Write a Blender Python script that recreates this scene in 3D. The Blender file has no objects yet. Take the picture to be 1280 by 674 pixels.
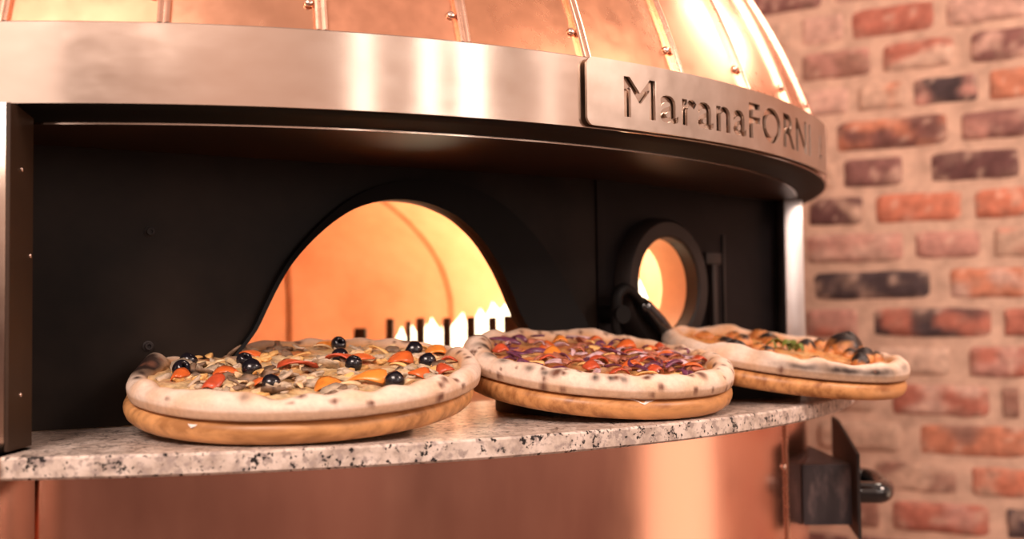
import bpy, bmesh, math, random
from math import sin, cos, pi, radians, sqrt, atan2, exp
from mathutils import Vector, Matrix, noise

SC = bpy.context.scene
COL = SC.collection
random.seed(7)

# ------------------------------------------------------------------ layout (metres)
AX, AY = -0.4686, 1.9573            # vertical axis of the round oven
CT = 1.10                           # counter top
BAND_R = 1.0009
BAND_Z0, BAND_Z1 = 1.4095, 1.4847
STONE_R = 1.0352


def az(a, r, z=0.0):
    """point on the oven: azimuth a (degrees, 0 = towards -Y, growing towards +X)"""
    t = radians(a)
    return Vector((AX + r * sin(t), AY - r * cos(t), z))


# ------------------------------------------------------------------ object helpers
def empty(name, loc, label, cat, group=None, mat=None):
    o = bpy.data.objects.new(name, None)
    COL.objects.link(o)
    o.empty_display_size = 0.05
    if mat is not None:
        o.matrix_world = mat
    else:
        o.location = loc
    o['label'] = label
    o['category'] = cat
    if group:
        o['group'] = group
    return o


def link(name, bm, m, parent=None, smooth=True, label=None, local=False, angle=None):
    me = bpy.data.meshes.new(name)
    bm.to_mesh(me)
    bm.free()
    return link_me(name, me, m, parent, smooth, label, local, angle)


def root_of(o):
    while o.parent:
        o = o.parent
    return o


def link_me(name, me, m, parent=None, smooth=True, label=None, local=False, angle=None):
    if m is not None:
        for mm in (m if isinstance(m, (list, tuple)) else [m]):
            me.materials.append(mm)
    if smooth:
        for p in me.polygons:
            p.use_smooth = True
        if angle:
            try:
                me.set_sharp_from_angle(angle=radians(angle))
            except Exception:
                pass
    o = bpy.data.objects.new(name, me)
    COL.objects.link(o)
    if parent is not None:
        if not local:                       # mesh was written in world coordinates
            r = root_of(parent)
            me.transform(Matrix.Translation(-r.location))
        o.parent = parent
    if label:
        o['label'] = label
    return o


def box(bm, x0, x1, y0, y1, z0, z1, bevel=0.0, M=None):
    r = bmesh.ops.create_cube(bm, size=1.0)
    vs = r['verts']
    for v in vs:
        v.co = Vector(((x0 + x1) / 2 + v.co.x * (x1 - x0), (y0 + y1) / 2 + v.co.y * (y1 - y0), (z0 + z1) / 2 + v.co.z * (z1 - z0)))
    if bevel > 0:
        es = list({e for v in vs for e in v.link_edges})
        rr = bmesh.ops.bevel(bm, geom=es, offset=bevel, segments=2, affect='EDGES', profile=0.5)
        vs = list({v for v in rr['verts']} | {v for v in vs if v.is_valid})
    if M is not None:
        allv = {v for v in vs if v.is_valid}
        for v in allv:
            v.co = M @ v.co
    return vs


def lathe(bm, prof, a0, a1, n, closed_prof=True, cap=True, cx=AX, cy=AY):
    """revolve (r,z) profile about the vertical axis between azimuths a0..a1"""
    full = abs(a1 - a0) >= 359.9
    cols = []
    cnt = n if full else n + 1
    for i in range(cnt):
        t = radians(a0 + (a1 - a0) * i / n)
        cols.append([bm.verts.new((cx + r * sin(t), cy - r * cos(t), z)) for r, z in prof])
    m = len(prof)
    for i in range(n):
        A, B = cols[i], cols[(i + 1) % cnt]
        for j in range(m if closed_prof else m - 1):
            k = (j + 1) % m
            bm.faces.new((A[j], B[j], B[k], A[k]))
    if cap and closed_prof and not full:
        bm.faces.new(cols[0])
        bm.faces.new(list(reversed(cols[-1])))
    bmesh.ops.recalc_face_normals(bm, faces=bm.faces)
    return cols


def tube(bm, pts, rad, n=12, caps=True, flat=1.0, up=None):
    pts = [Vector(p) for p in pts]
    rads = rad if isinstance(rad, (list, tuple)) else [rad] * len(pts)
    rings = []
    prev = None
    for i, p in enumerate(pts):
        d = (pts[min(i + 1, len(pts) - 1)] - pts[max(i - 1, 0)]).normalized()
        if prev is None:
            ref = Vector(up) if up else (Vector((0, 0, 1)) if abs(d.z) < .9 else Vector((1, 0, 0)))
            s = d.cross(ref).normalized()
        else:
            s = (prev - d * prev.dot(d)).normalized()
        prev = s
        t = s.cross(d)
        rings.append([bm.verts.new(p + (s * cos(2 * pi * k / n) * flat + t * sin(2 * pi * k / n)) * rads[i]) for k in range(n)])
    for a, b in zip(rings, rings[1:]):
        for k in range(n):
            bm.faces.new((a[k], a[(k + 1) % n], b[(k + 1) % n], b[k]))
    if caps:
        bm.faces.new(list(reversed(rings[0])))
        bm.faces.new(rings[-1])
    bmesh.ops.recalc_face_normals(bm, faces=bm.faces)


def dome_head(bm, p, d, r, h):
    """rivet / bolt head at p pointing along d"""
    d = Vector(d).normalized()
    q = d.to_track_quat('Z', 'Y').to_matrix().to_4x4()
    M = Matrix.Translation(p) @ q
    prof = [(r, 0), (r * .97, h * .35), (r * .8, h * .75), (r * .45, h * .97), (0.0003, h)]
    rings = []
    for rr, z in prof:
        rings.append([bm.verts.new(M @ Vector((rr * cos(2 * pi * k / 16), rr * sin(2 * pi * k / 16), z))) for k in range(16)])
    for a, b in zip(rings, rings[1:]):
        for k in range(16):
            bm.faces.new((a[k], a[(k + 1) % 16], b[(k + 1) % 16], b[k]))
    bm.faces.new(rings[-1])
    bm.faces.new(list(reversed(rings[0])))


def prism(bm, poly, P0, u, v, w, d0, d1):
    """polygon [(s,t)] in plane P0 + s*u + t*v, extruded along w from d0 to d1"""
    P0, u, v, w = Vector(P0), Vector(u), Vector(v), Vector(w)
    A = [bm.verts.new(P0 + u * s + v * t + w * d0) for s, t in poly]
    B = [bm.verts.new(P0 + u * s + v * t + w * d1) for s, t in poly]
    n = len(poly)
    fa = bm.faces.new(A)
    fb = bm.faces.new(list(reversed(B)))
    for i in range(n):
        bm.faces.new((A[i], B[i], B[(i + 1) % n], A[(i + 1) % n]))
    bmesh.ops.triangulate(bm, faces=[fa, fb])
    bmesh.ops.recalc_face_normals(bm, faces=bm.faces)


def ring_prism(bm, outer, inner, P0, u, v, w, d0, d1):
    """band between two outlines of equal length (open if first/last differ is handled by caller)"""
    P0, u, v, w = Vector(P0), Vector(u), Vector(v), Vector(w)
    n = len(outer)
    mk = lambda poly, d: [bm.verts.new(P0 + u * s + v * t + w * d) for s, t in poly]
    O0, O1, I0, I1 = mk(outer, d0), mk(outer, d1), mk(inner, d0), mk(inner, d1)
    return n, O0, O1, I0, I1


# ------------------------------------------------------------------ materials
class NT:
    def __init__(s, name):
        s.m = bpy.data.materials.new(name)
        s.m.use_nodes = True
        s.t = s.m.node_tree
        s.b = s.t.nodes['Principled BSDF']

    def n(s, typ, **kw):
        nd = s.t.nodes.new(typ)
        for k, v in kw.items():
            if k in nd.inputs.keys():
                nd.inputs[k].default_value = v
            else:
                setattr(nd, k, v)
        return nd

    def l(s, a, b):
        s.t.links.new(a, b)

    def coord(s, scale=(1, 1, 1), kind='Object'):
        tc = s.n('ShaderNodeTexCoord')
        mp = s.n('ShaderNodeMapping')
        mp.inputs['Scale'].default_value = scale
        s.l(tc.outputs[kind], mp.inputs['Vector'])
        return mp.outputs[0]

    def noise(s, scale, detail=4, vec=None, rough=.55):
        nd = s.n('ShaderNodeTexNoise')
        nd.inputs['Scale'].default_value = scale
        nd.inputs['Detail'].default_value = detail
        nd.inputs['Roughness'].default_value = rough
        s.l(vec if vec is not None else s.coord(), nd.inputs['Vector'])
        return nd.outputs['Fac']

    def ramp(s, fac, stops, interp='LINEAR'):
        r = s.n('ShaderNodeValToRGB')
        r.color_ramp.interpolation = interp
        el = r.color_ramp.elements
        while len(el) < len(stops):
            el.new(0.5)
        for e, (p, c) in zip(el, stops):
            e.position = p
            e.color = (c[0], c[1], c[2], 1) if not isinstance(c, (int, float)) else (c, c, c, 1)
        s.l(fac, r.inputs['Fac'])
        return r.outputs['Color']

    def mix(s, fac, a, b, mode='MIX'):
        nd = s.n('ShaderNodeMix', data_type='RGBA', blend_type=mode)
        for sock, val in ((nd.inputs[0], fac), (nd.inputs[6], a), (nd.inputs[7], b)):
            if isinstance(val, (int, float)):
                sock.default_value = val
            elif isinstance(val, (tuple, list)):
                sock.default_value = (val[0], val[1], val[2], 1)
            else:
                s.l(val, sock)
        return nd.outputs[2]

    def bump(s, h, strength=.3, dist=.002):
        b = s.n('ShaderNodeBump')
        b.inputs['Strength'].default_value = strength
        b.inputs['Distance'].default_value = dist
        s.l(h, b.inputs['Height'])
        s.l(b.outputs[0], s.b.inputs['Normal'])

    def set(s, **kw):
        names = dict(base='Base Color', rough='Roughness', metal='Metallic', spec='Specular IOR Level', coat='Coat Weight',
                     coatr='Coat Roughness', sss='Subsurface Weight', aniso='Anisotropic')
        for k, v in kw.items():
            sock = s.b.inputs[names[k]]
            if isinstance(v, bpy.types.NodeSocket):
                s.l(v, sock)
            elif isinstance(v, (tuple, list)):
                sock.default_value = (v[0], v[1], v[2], 1)
            else:
                sock.default_value = v
        return s


def metal(name, c1, c2, r0, r1, scale=9, stretch=(1, 1, 1), bump=0.0):
    N = NT(name)
    v = N.coord(stretch)
    f = N.noise(scale, 5, v)
    f2 = N.noise(scale * 7, 4, v)
    mixed = N.mix(.35, f, f2)
    N.set(base=N.ramp(mixed, [(.3, c1), (.7, c2)]), rough=N.ramp(mixed, [(.32, r0), (.7, r1)]), metal=1.0)
    if bump:
        N.bump(N.noise(3.0, 2, v), bump, .01)
    return N.m


def plain(name, c, rough=.5, metallic=0.0, var=.25, scale=30, bump=0.0, spec=.5, coat=0.0):
    N = NT(name)
    f = N.noise(scale, 5)
    lo = tuple(x * (1 - var) for x in c)
    hi = tuple(min(1, x * (1 + var)) for x in c)
    N.set(base=N.ramp(f, [(.3, lo), (.7, hi)]), rough=rough, metal=metallic, spec=spec, coat=coat)
    if bump:
        N.bump(f, bump, .003)
    return N.m


M = {}
for k in range(3):
    c = [(.93, .50, .32), (.90, .44, .26), (.86, .42, .26)][k]
    M['copper%d' % k] = metal('copper_sheet_%s' % 'abc'[k], tuple(x * .86 for x in c), c, .20 + .03 * k, .34 + .05 * k, 7 + k)
M['copper_body'] = metal('copper_body_sheet', (.80, .43, .33), (.88, .49, .36), .15, .27, 4, (1, 1, .35))
M['copper_seam'] = metal('copper_seam_strip', (.88, .52, .38), (.96, .62, .46), .22, .34, 12)
M['steel'] = metal('brushed_steel', (.67, .53, .44), (.74, .61, .52), .13, .21, 5, (1, 1, 2.2))
M['steel_plate'] = metal('sign_plate_steel', (.46, .38, .32), (.60, .51, .45), .30, .46, 9)
M['steel_post'] = metal('post_steel', (.80, .74, .72), (.88, .83, .82), .28, .40, 6)
M['rivet'] = metal('rivet_metal', (.72, .52, .44), (.85, .64, .54), .2, .3, 20)
M['iron'] = plain('black_iron_panel', (.014, .0092, .0068), .42, 0, .65, 7, .08, .12)
M['iron_side'] = plain('black_iron_side_panel', (.0075, .006, .0065), .42, 0, .5, 9, .08, .09)
M['iron_dark'] = plain('black_rubber_gasket', (.004, .0035, .0035), .6, 0, .3, 12, 0, .15)
M['iron_soft'] = plain('sooty_iron', (.020, .015, .014), .5, 0, .4, 14, .08, .3)
M['ceiling'] = plain('canopy_underside', (.026, .012, .007), .4, 0, .5, 4, 0, .22)
M['post_brown'] = plain('brown_flange_paint', (.040, .021, .012), .45, .1, .2, 10, 0, .3)
M['gloss_black'] = plain('glossy_black_grip', (.006, .006, .007), .09, 0, .1, 10, 0, .6, .5)


def slate_box():
    N = NT('ash_box_black_paint')
    f = N.noise(16, 6, N.coord((1.6, 1.6, .5)))
    N.set(base=N.ramp(f, [(.42, (.022, .018, .022)), (.60, (.045, .036, .040)), (.70, (.16, .12, .12))]), rough=N.ramp(f, [(.4, .32), (.7, .5)]), spec=.5)
    return N.m


M['box'] = slate_box()


def granite():
    N = NT('speckled_granite')
    v = N.coord()
    n0 = N.noise(58, 4, v)
    base = N.ramp(n0, [(.36, (.38, .30, .255)), (.5, (.58, .48, .41)), (.66, (.72, .61, .54))])
    n1 = N.noise(130, 3, v)
    grey = N.ramp(n1, [(.52, 0.0), (.62, 1.0)])
    c = N.mix(grey, base, (.36, .29, .26))
    n2 = N.noise(200, 2, v, .6)
    n3 = N.noise(48, 2, v)
    blk = N.ramp(N.mix(.35, n2, n3), [(.56, 0.0), (.60, 1.0)])
    c = N.mix(blk, c, (.020, .017, .018))
    N.set(base=c, rough=N.ramp(n1, [(.4, .30), (.7, .44)]), spec=.35)
    return N.m


M['granite'] = granite()


def wood(name, c1, c2):
    N = NT(name)
    v = N.coord((2.2, 22, 14))
    f = N.noise(3.2, 6, v, .6)
    g = N.noise(16, 4, N.coord((1, 6, 4)))
    col = N.ramp(N.mix(.35, f, g), [(.40, c1), (.52, c2), (.63, tuple(min(1, x * 1.22) for x in c2))])
    N.set(base=col, rough=N.ramp(g, [(.3, .34), (.7, .48)]), spec=.45)
    N.bump(f, .12, .0015)
    return N.m


M['wood'] = wood('orange_beech_wood', (.30, .115, .036), (.56, .265, .098))
M['wood2'] = wood('golden_beech_wood', (.37, .165, .058), (.60, .295, .115))


def attr_mat(name, rough=.6, nscale=160, amt=.25, bump=.25, spec=.35, sss=0.0, bdist=.002):
    N = NT(name)
    a = N.n('ShaderNodeAttribute', attribute_name='Col')
    f = N.noise(nscale, 5)
    c = N.mix(1.0, a.outputs['Color'], N.ramp(f, [(.3, 1 - amt), (.7, 1 + 0.0)]), 'MULTIPLY')
    N.set(base=c, rough=rough, spec=spec, sss=sss)
    if sss:
        N.b.inputs['Subsurface Radius'].default_value = (.006, .003, .0015)
        N.b.inputs['Subsurface Scale'].default_value = 1.0
    N.bump(f, bump, bdist)
    return N.m


M['dough'] = attr_mat('baked_dough', .62, 180, .18, .35, .35)
M['topsurf'] = attr_mat('melted_cheese_and_sauce', .42, 220, .3, .6, .5)
M['brick'] = attr_mat('reclaimed_brick', .85, 45, .35, .7, .25, 0, .006)
M['mortar'] = plain('lime_mortar', (.54, .36, .27), .95, 0, .22, 25, .5, .15)
M['olive'] = plain('black_olive_skin', (.010, .008, .012), .18, 0, .3, 60, .05, .6)
M['pepper'] = plain('red_orange_pepper', (.66, .13, .028), .3, 0, .25, 70, .2, .5)
M['pepper2'] = plain('orange_pepper', (.78, .25, .04), .3, 0, .25, 70, .2, .5)
M['tomato'] = plain('roasted_tomato', (.50, .075, .028), .32, 0, .35, 70, .3, .5)
M['mush'] = plain('mushroom_flesh', (.50, .38, .27), .55, 0, .35, 120, .4, .4)
M['mush_d'] = plain('dark_mushroom', (.20, .125, .08), .5, 0, .5, 120, .4, .4)
M['arti'] = plain('artichoke_leaf', (.72, .50, .28), .5, 0, .35, 120, .4, .4)
M['cheese'] = plain('browned_cheese', (.76, .44, .16), .42, 0, .25, 90, .4, .5)
M['onion'] = plain('purple_onion_skin', (.15, .042, .085), .3, 0, .5, 160, .2, .5)
M['onion_l'] = plain('pale_onion_flesh', (.56, .36, .38), .35, 0, .3, 160, .2, .5)
M['bacon'] = plain('crisp_bacon', (.40, .13, .075), .42, 0, .5, 120, .5, .5)
M['herb'] = plain('green_basil', (.14, .17, .030), .5, 0, .5, 120, .3, .4)
M['paper'] = plain('baking_paper', (.86, .78, .74), .6, 0, .05, 40, .05, .4)
M['stand'] = plain('cast_iron_stand', (.012, .010, .010), .55, 0, .3, 20, .1, .4)


def fireclay():
    N = NT('refractory_lining')
    f = N.noise(5, 5)
    g = N.noise(30, 4)
    N.set(base=N.ramp(N.mix(.3, f, g), [(.3, (.66, .40, .26)), (.5, (.78, .52, .35)), (.7, (.86, .62, .45))]), rough=.85, spec=.2)
    N.bump(g, .25, .004)
    return N.m


M['clay'] = fireclay()
M['joint'] = plain('lining_joint', (.30, .13, .06), .9, 0, .2, 30)
M['soot'] = plain('sooty_grate_iron', (.05, .028, .018), .7, 0, .4, 30)


def flame_mat(name, col, st):
    N = NT(name)
    N.set(base=(0, 0, 0))
    N.b.inputs['Emission Color'].default_value = (col[0], col[1], col[2], 1)
    N.b.inputs['Emission Strength'].default_value = st
    return N.m


M['flame'] = flame_mat('gas_flame', (1.0, .80, .52), 5.0)


def floor_mat():
    N = NT('dark_tile_floor')
    br = N.n('ShaderNodeTexBrick')
    br.offset = 0.0
    br.inputs['Scale'].default_value = 1.0
    br.inputs['Brick Width'].default_value = .4
    br.inputs['Row Height'].default_value = .4
    br.inputs['Mortar Size'].default_value = .006
    br.inputs['Color1'].default_value = (.16, .10, .075, 1)
    br.inputs['Color2'].default_value = (.20, .13, .10, 1)
    br.inputs['Mortar'].default_value = (.09, .06, .05, 1)
    N.l(N.coord(), br.inputs['Vector'])
    N.set(base=br.outputs['Color'], rough=.45)
    return N.m


M['floor'] = floor_mat()

# ------------------------------------------------------------------ the setting
bm = bmesh.new()
box(bm, -3.5, 3.5, -3.0, 4.6, -0.1, 0.0)
o = link('floor', bm, M['floor'], smooth=False)
o['kind'] = 'structure'

WD = Vector((0.8715, -0.4903, 0)).normalized()
WN = Vector((-0.4903, -0.8715, 0)).normalized()          # towards the camera
W0 = Vector((0.0708, 2.916, 0))
ROW_H, ROW_Z0 = 0.0869, 0.7803 + CT                      # course height, height of the top listed course

PAL = dict(pale=(.62, .38, .30), tan=(.58, .38, .28), cream=(.68, .46, .35), pink=(.54, .27, .215), red=(.47, .165, .115),
           orange=(.57, .225, .135), bright=(.59, .205, .125), dark=(.185, .080, .068), maroon=(.14, .062, .058), char=(.075, .050, .052),
           brown=(.31, .155, .115), plum=(.25, .115, .10))
LISTED = [
    [(.719, .822, 'pale'), (.835, 1.025, 'red'), (1.042, 1.22, 'pale')],
    [(.717, .883, 'brown:pink'), (.905, 1.064, 'red:cream'), (1.092, 1.217, 'plum:pale')],
    [(.715, .831, 'pale'), (.846, .961, 'tan:orange'), (.969, 1.112, 'char:pink'), (1.128, 1.215, 'orange')],
    [(.794, 1.048, 'dark:orange'), (1.068, 1.213, 'plum:pink')],
    [(.721, .795, 'tan'), (.81, .947, 'plum'), (.999, 1.192, 'maroon')],
    [(.728, .857, 'maroon:tan'), (.878, 1.072, 'bright'), (1.092, 1.208, 'bright:tan')],
    [(.717, .947, 'pink:pale'), (.964, 1.107, 'pink'), (1.13, 1.206, 'tan:red')],
    [(.731, 1.004, 'char'), (1.034, 1.203, 'orange:pale')],
    [(.713, .842, 'pink:red'), (.865, 1.127, 'red:char'), (1.146, 1.201, 'red')],
    [(.70, .848, 'brown'), (.866, 1.038, 'cream'), (1.071, 1.199, 'pink:red')],
    [(.699, .878, 'brown:tan'), (.903, 1.117, 'red:pale'), (1.138, 1.173, 'brown')],
    [(.734, .932, 'tan'), (.958, 1.194, 'orange:brown')],
    [(.70, .84, 'brown'), (.86, 1.048, 'tan:brown'), (1.068, 1.192, 'bright:tan')],
    [(.813, .875, 'brown'), (.898, 1.11, 'red:pink'), (1.139, 1.189, 'char')],
]


def brick_wall():
    bm = bmesh.new()
    cl = bm.verts.layers.float_color.new('Col')
    rng = random.Random(3)
    UP = Vector((0, 0, 1))
    keys = ['pale', 'tan', 'pink', 'red', 'orange', 'red', 'pink', 'dark', 'brown', 'plum', 'red:pale', 'orange:tan', 'maroon']

    def brick(u0, u1, zc, spec):
        names = spec.split(':')
        c1 = Vector(PAL[names[0]])
        c2 = Vector(PAL[names[-1]])
        h = ROW_H * .42 * rng.uniform(.93, 1.06)
        seed = Vector((rng.uniform(0, 90), rng.uniform(0, 90), rng.uniform(0, 90)))
        NU, NZ = (16, 7)
        tilt = rng.uniform(-.012, .012)
        pro = rng.uniform(.005, .011)
        g = []
        for i in range(NU + 1):
            row = []
            for j in range(NZ + 1):
                a, b = 2 * i / NU - 1, 2 * j / NZ - 1
                # rounded-rectangle outline
                a2 = a * (1 - .035 * b ** 4)
                b2 = b * (1 - .10 * a ** 8)
                u = (u0 + u1) / 2 + a2 * (u1 - u0) / 2
                z = zc + b2 * h + tilt * (u - (u0 + u1) / 2)
                edge = max(abs(a) ** 10, abs(b) ** 6)
                nz = noise.noise(Vector((u * 30, z * 30, 0)) + seed)
                d = pro * (1 - edge * 1.0) + .0025 * nz * (1 - edge) - .004 * edge
                u += .0025 * noise.noise(Vector((u * 40, z * 40, 9)) + seed)
                z += .0030 * noise.noise(Vector((u * 25, z * 40, 5)) + seed)
                v = bm.verts.new(W0 + WD * u + WN * d + UP * z)
                f = noise.noise(Vector((u * 16, z * 22, 0)) + seed) * .5 + .5
                f2 = noise.noise(Vector((u * 45, z * 45, 3)) + seed)
                k = min(1, max(0, (f - .50) * 6)) if c1 != c2 else 0
                c = c1.lerp(c2, k) * (1 + .22 * f2)
                if f2 > .42:
                    c = c.lerp(Vector(PAL['cream']), .5)
                sm = min(1, max(0, edge * .9 + (noise.noise(Vector((u * 28, z * 34, 7)) + seed) - .12) * 1.1)) * .62
                c = c.lerp(Vector((.54, .35, .265)), sm)
                v[cl] = (c.x, c.y, c.z, 1)
                row.append(v)
            g.append(row)
        for i in range(NU):
            for j in range(NZ):
                f = bm.faces.new((g[i][j], g[i + 1][j], g[i + 1][j + 1], g[i][j + 1]))
                f.material_index = 0
                f.smooth = True

    r0 = -8
    for r in range(r0, 22):
        zc = ROW_Z0 - r * ROW_H
        if zc < .03:
            break
        listed = LISTED[r] if 0 <= r < len(LISTED) else []
        lo = listed[0][0] - .015 if listed else -1.7
        hi = listed[-1][1] + .015 if listed else -1.7
        for b in listed:
            brick(*b[:2], zc, b[2])
        # bricks left of the listed ones
        if listed:
            u = lo
            while u > -1.6:
                L = rng.choice([.21, .2, .22, .12])
                brick(u - L, u, zc, rng.choice(keys))
                u -= L + .018
        u = hi if listed else -1.6 + rng.uniform(0, .1)
        while u < 2.0:
            L = rng.choice([.21, .2, .22, .12])
            brick(u, u + L, zc, rng.choice(keys))
            u += L + .018
    # mortar body
    vs0 = []
    a = [(-1.85, 0), (2.25, 0), (2.25, 2.62), (-1.85, 2.62)]
    F = [bm.verts.new(W0 + WD * u + UP * z) for u, z in a]
    B = [bm.verts.new(W0 + WD * u + UP * z - WN * .15) for u, z in a]
    fs = [bm.faces.new(F), bm.faces.new(list(reversed(B)))]
    for i in range(4):
        fs.append(bm.faces.new((F[i], F[(i + 1) % 4], B[(i + 1) % 4], B[i])))
    for f in fs:
        f.material_index = 1
    bmesh.ops.recalc_face_normals(bm, faces=fs)
    o = link('wall_right', bm, [M['brick'], M['mortar']], smooth=False)
    for p in o.data.polygons:
        p.use_smooth = p.material_index == 0
    o['kind'] = 'structure'
    o['label'] = 'reclaimed red brick wall with pale mortar behind the oven'


brick_wall()

# ------------------------------------------------------------------ the oven
OV = empty('pizza_oven', (AX, AY, 0), 'large round copper-clad pizza oven with dark recessed mouth and granite shelf', 'oven')

# copper base, two sheets with a seam
for a0, a1 in ((-20, 60.4), (60.4, 150)):
    bm = bmesh.new()
    lathe(bm, [(.963, .0), (.963, 1.080), (.953, 1.080), (.953, 0.0)], a0, a1, max(8, int((a1 - a0) * 1.2)))
    link('base_sheet', bm, M['copper_body'], OV, angle=40)
bm = bmesh.new()
lathe(bm, [(.9635, .0), (.9635, 1.0795), (.9665, 1.0795), (.9665, 0.0)], 60.4, 60.85, 2)
sm_ = link('base_seam', bm, M['copper_seam'], OV, angle=40)
for z in (1.005, .55, .1):
    bm = bmesh.new()
    dome_head(bm, az(60.0, .963, z), az(60.0, 1, 0) - Vector((AX, AY, 0)), .0055, .004)
    link('rivet', bm, M['rivet'], sm_)

# granite shelf
bm = bmesh.new()
e = .0022
lathe(bm, [(.66, 1.0802), (STONE_R - e, 1.0802), (STONE_R, 1.0802 + e), (STONE_R, CT - e), (STONE_R - e, CT), (.66, CT)], -16, 128, 220)
link('granite_shelf', bm, M['granite'], OV, angle=35)

# chamber floor and lining
CHR = .655
bm = bmesh.new()
lathe(bm, [(.0005, 1.06), (.6585, 1.06), (.6585, 1.0995), (.0005, 1.0995)], 0, 360, 96)
link('hearth_floor', bm, M['clay'], OV, angle=35)
bm = bmesh.new()
NA, NZ = 144, 26
grid = []
for i in range(NA):
    t = 360 * i / NA
    col = []
    for j in range(NZ + 1):
        if j <= 6:
            r, z = CHR, 1.0995 + .12 * j / 6
        else:
            q = (j - 6) / (NZ - 6) * pi / 2
            r, z = max(CHR * cos(q), .001), 1.2195 + .30 * sin(q)
        col.append((t, r, z))
    grid.append([bm.verts.new(az(t, r, z)) for t, r, z in col])
for i in range(NA):
    tm = 360 * (i + .5) / NA
    for j in range(NZ):
        zt = grid[i][j].co.z
        if 0 < tm < 53 and zt < 1.385:
            continue
        bm.faces.new((grid[i][j], grid[(i + 1) % NA][j], grid[(i + 1) % NA][j + 1], grid[i][j + 1]))
lining = link('chamber_lining', bm, M['clay'], OV)
md = lining.modifiers.new('thick', 'SOLIDIFY')
md.thickness = .012
md.offset = 1.0
for a in (150, 186, 222, 114):            # joints between the lining segments
    pts = []
    for j in range(0, 24):
        if j <= 6:
            r, z = CHR, 1.10 + .12 * j / 6
        else:
            q = (j - 6) / 20 * pi / 2
            r, z = max(CHR * cos(q), .03), 1.2195 + .30 * sin(q)
        pts.append(az(a, r - .003, z))
    bm = bmesh.new()
    tube(bm, pts, .005, 8)
    link('lining_joint', bm, M['joint'], lining)

# mouth panel (one flat sheet with an arched hole)
P0 = Vector((-.46, 1.145, CT))
DV = Vector((cos(radians(30)), sin(radians(30)), 0))
NV = Vector((DV.y, -DV.x, 0))                            # towards the viewer
UPV = Vector((0, 0, 1))
ARCH = [(.150, .001), (.155, .045), (.166, .072), (.18, .0906), (.1893, .1041), (.2006, .1269), (.2148, .1546), (.2312, .1799), (.2537, .2048),
        (.2786, .2264), (.3061, .2437), (.3352, .2536), (.3616, .2576), (.3941, .256), (.4217, .249), (.4498, .2358), (.4783, .212),
        (.5014, .1814), (.5188, .1504), (.5305, .1243), (.5399, .1064), (.5543, .0873), (.562, .060), (.566, .030), (.568, .001)]


def smooth_poly(pts, k=4):
    out = []
    n = len(pts)
    for i in range(n - 1):
        p0, p1, p2, p3 = (Vector(pts[max(i - 1, 0)]), Vector(pts[i]), Vector(pts[i + 1]), Vector(pts[min(i + 2, n - 1)]))
        for s in range(k):
            t = s / k
            q = .5 * ((2 * p1) + (p2 - p0) * t + (2 * p0 - 5 * p1 + 4 * p2 - p3) * t * t + (3 * p1 - p0 - 3 * p2 + p3) * t ** 3)
            out.append((q.x, q.y))
    out.append(tuple(pts[-1]))
    return out


ARC = smooth_poly(ARCH, 3)
TOPZ = .2995
bm = bmesh.new()
prism(bm, [(-.17, .001), ARC[0], (ARC[0][0], TOPZ), (-.17, TOPZ)], P0, DV, UPV, NV, -.012, 0)
prism(bm, [ARC[-1], (.678, .001), (.678, TOPZ), (ARC[-1][0], TOPZ)], P0, DV, UPV, NV, -.012, 0)
for (s0, t0), (s1, t1) in zip(ARC, ARC[1:]):
    prism(bm, [(s0, t0), (s1, t1), (s1, TOPZ), (s0, TOPZ)], P0, DV, UPV, NV, -.012, 0)
bmesh.ops.remove_doubles(bm, verts=bm.verts, dist=1e-6)
mouth = link('mouth_panel', bm, M['iron'], OV, smooth=False)

# flange round the arch
bm = bmesh.new()
cx_, cz_ = .362, .06
outer = []
for s, t in ARC:
    d = Vector((s - cx_, t - cz_))
    w = .004 + .085 * ((d.normalized().x + 1) / 2) ** 2.2
    q = Vector((s, t)) + d.normalized() * w
    outer.append((q.x, max(.001, min(q.y, TOPZ - .004))))
n = len(ARC)
mk = lambda pl, d: [bm.verts.new(P0 + DV * s + UPV * t + NV * d) for s, t in pl]
O0, O1, I0, I1 = mk(outer, .0005), mk(outer, .013), mk(ARC, -.0), mk(ARC, .016)
for i in range(n - 1):
    bm.faces.new((O1[i], O1[i + 1], I1[i + 1], I1[i]))
    bm.faces.new((O0[i], O0[i + 1], O1[i + 1], O1[i]))
    bm.faces.new((I0[i], I1[i], I1[i + 1], I0[i + 1]))
bmesh.ops.recalc_face_normals(bm, faces=bm.faces)
link('arch_frame', bm, M['iron_dark'], OV, angle=30)
for s, t in ((.0729, .2112), (.0714, .086), (-.09, .2112), (-.09, .086)):
    bm = bmesh.new()
    p = P0 + DV * s + UPV * t
    bmesh.ops.create_circle(bm, cap_ends=False, radius=.001, segments=4)
    bm.clear()
    Mx = Matrix.Translation(p) @ NV.to_track_quat('Z', 'Y').to_matrix().to_4x4()
    prof = [(.0060, 0), (.0060, .0012), (.0044, .0016), (.0044, .0058), (.0038, .0064), (.0024, .0064), (.0022, .0035), (.0002, .0035)]
    rings = [[bm.verts.new(Mx @ Vector((r * cos(2 * pi * k / 14), r * sin(2 * pi * k / 14), z))) for k in range(14)] for r, z in prof]
    for a, b in zip(rings, rings[1:]):
        for k in range(14):
            bm.faces.new((a[k], a[(k + 1) % 14], b[(k + 1) % 14], b[k]))
    link('bolt', bm, M['iron_soft'], mouth, angle=35)

# side panel with the round burner port
Q0 = Vector((.126, 1.483, CT))
D2 = Vector((cos(radians(45)), sin(radians(45)), 0))
N2 = Vector((D2.y, -D2.x, 0))
HC, HR = (.121, .1535), .0705
bm = bmesh.new()
hole = [(HC[0] + HR * cos(2 * pi * k / 48), HC[1] + HR * sin(2 * pi * k / 48)) for k in range(48)]
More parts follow.
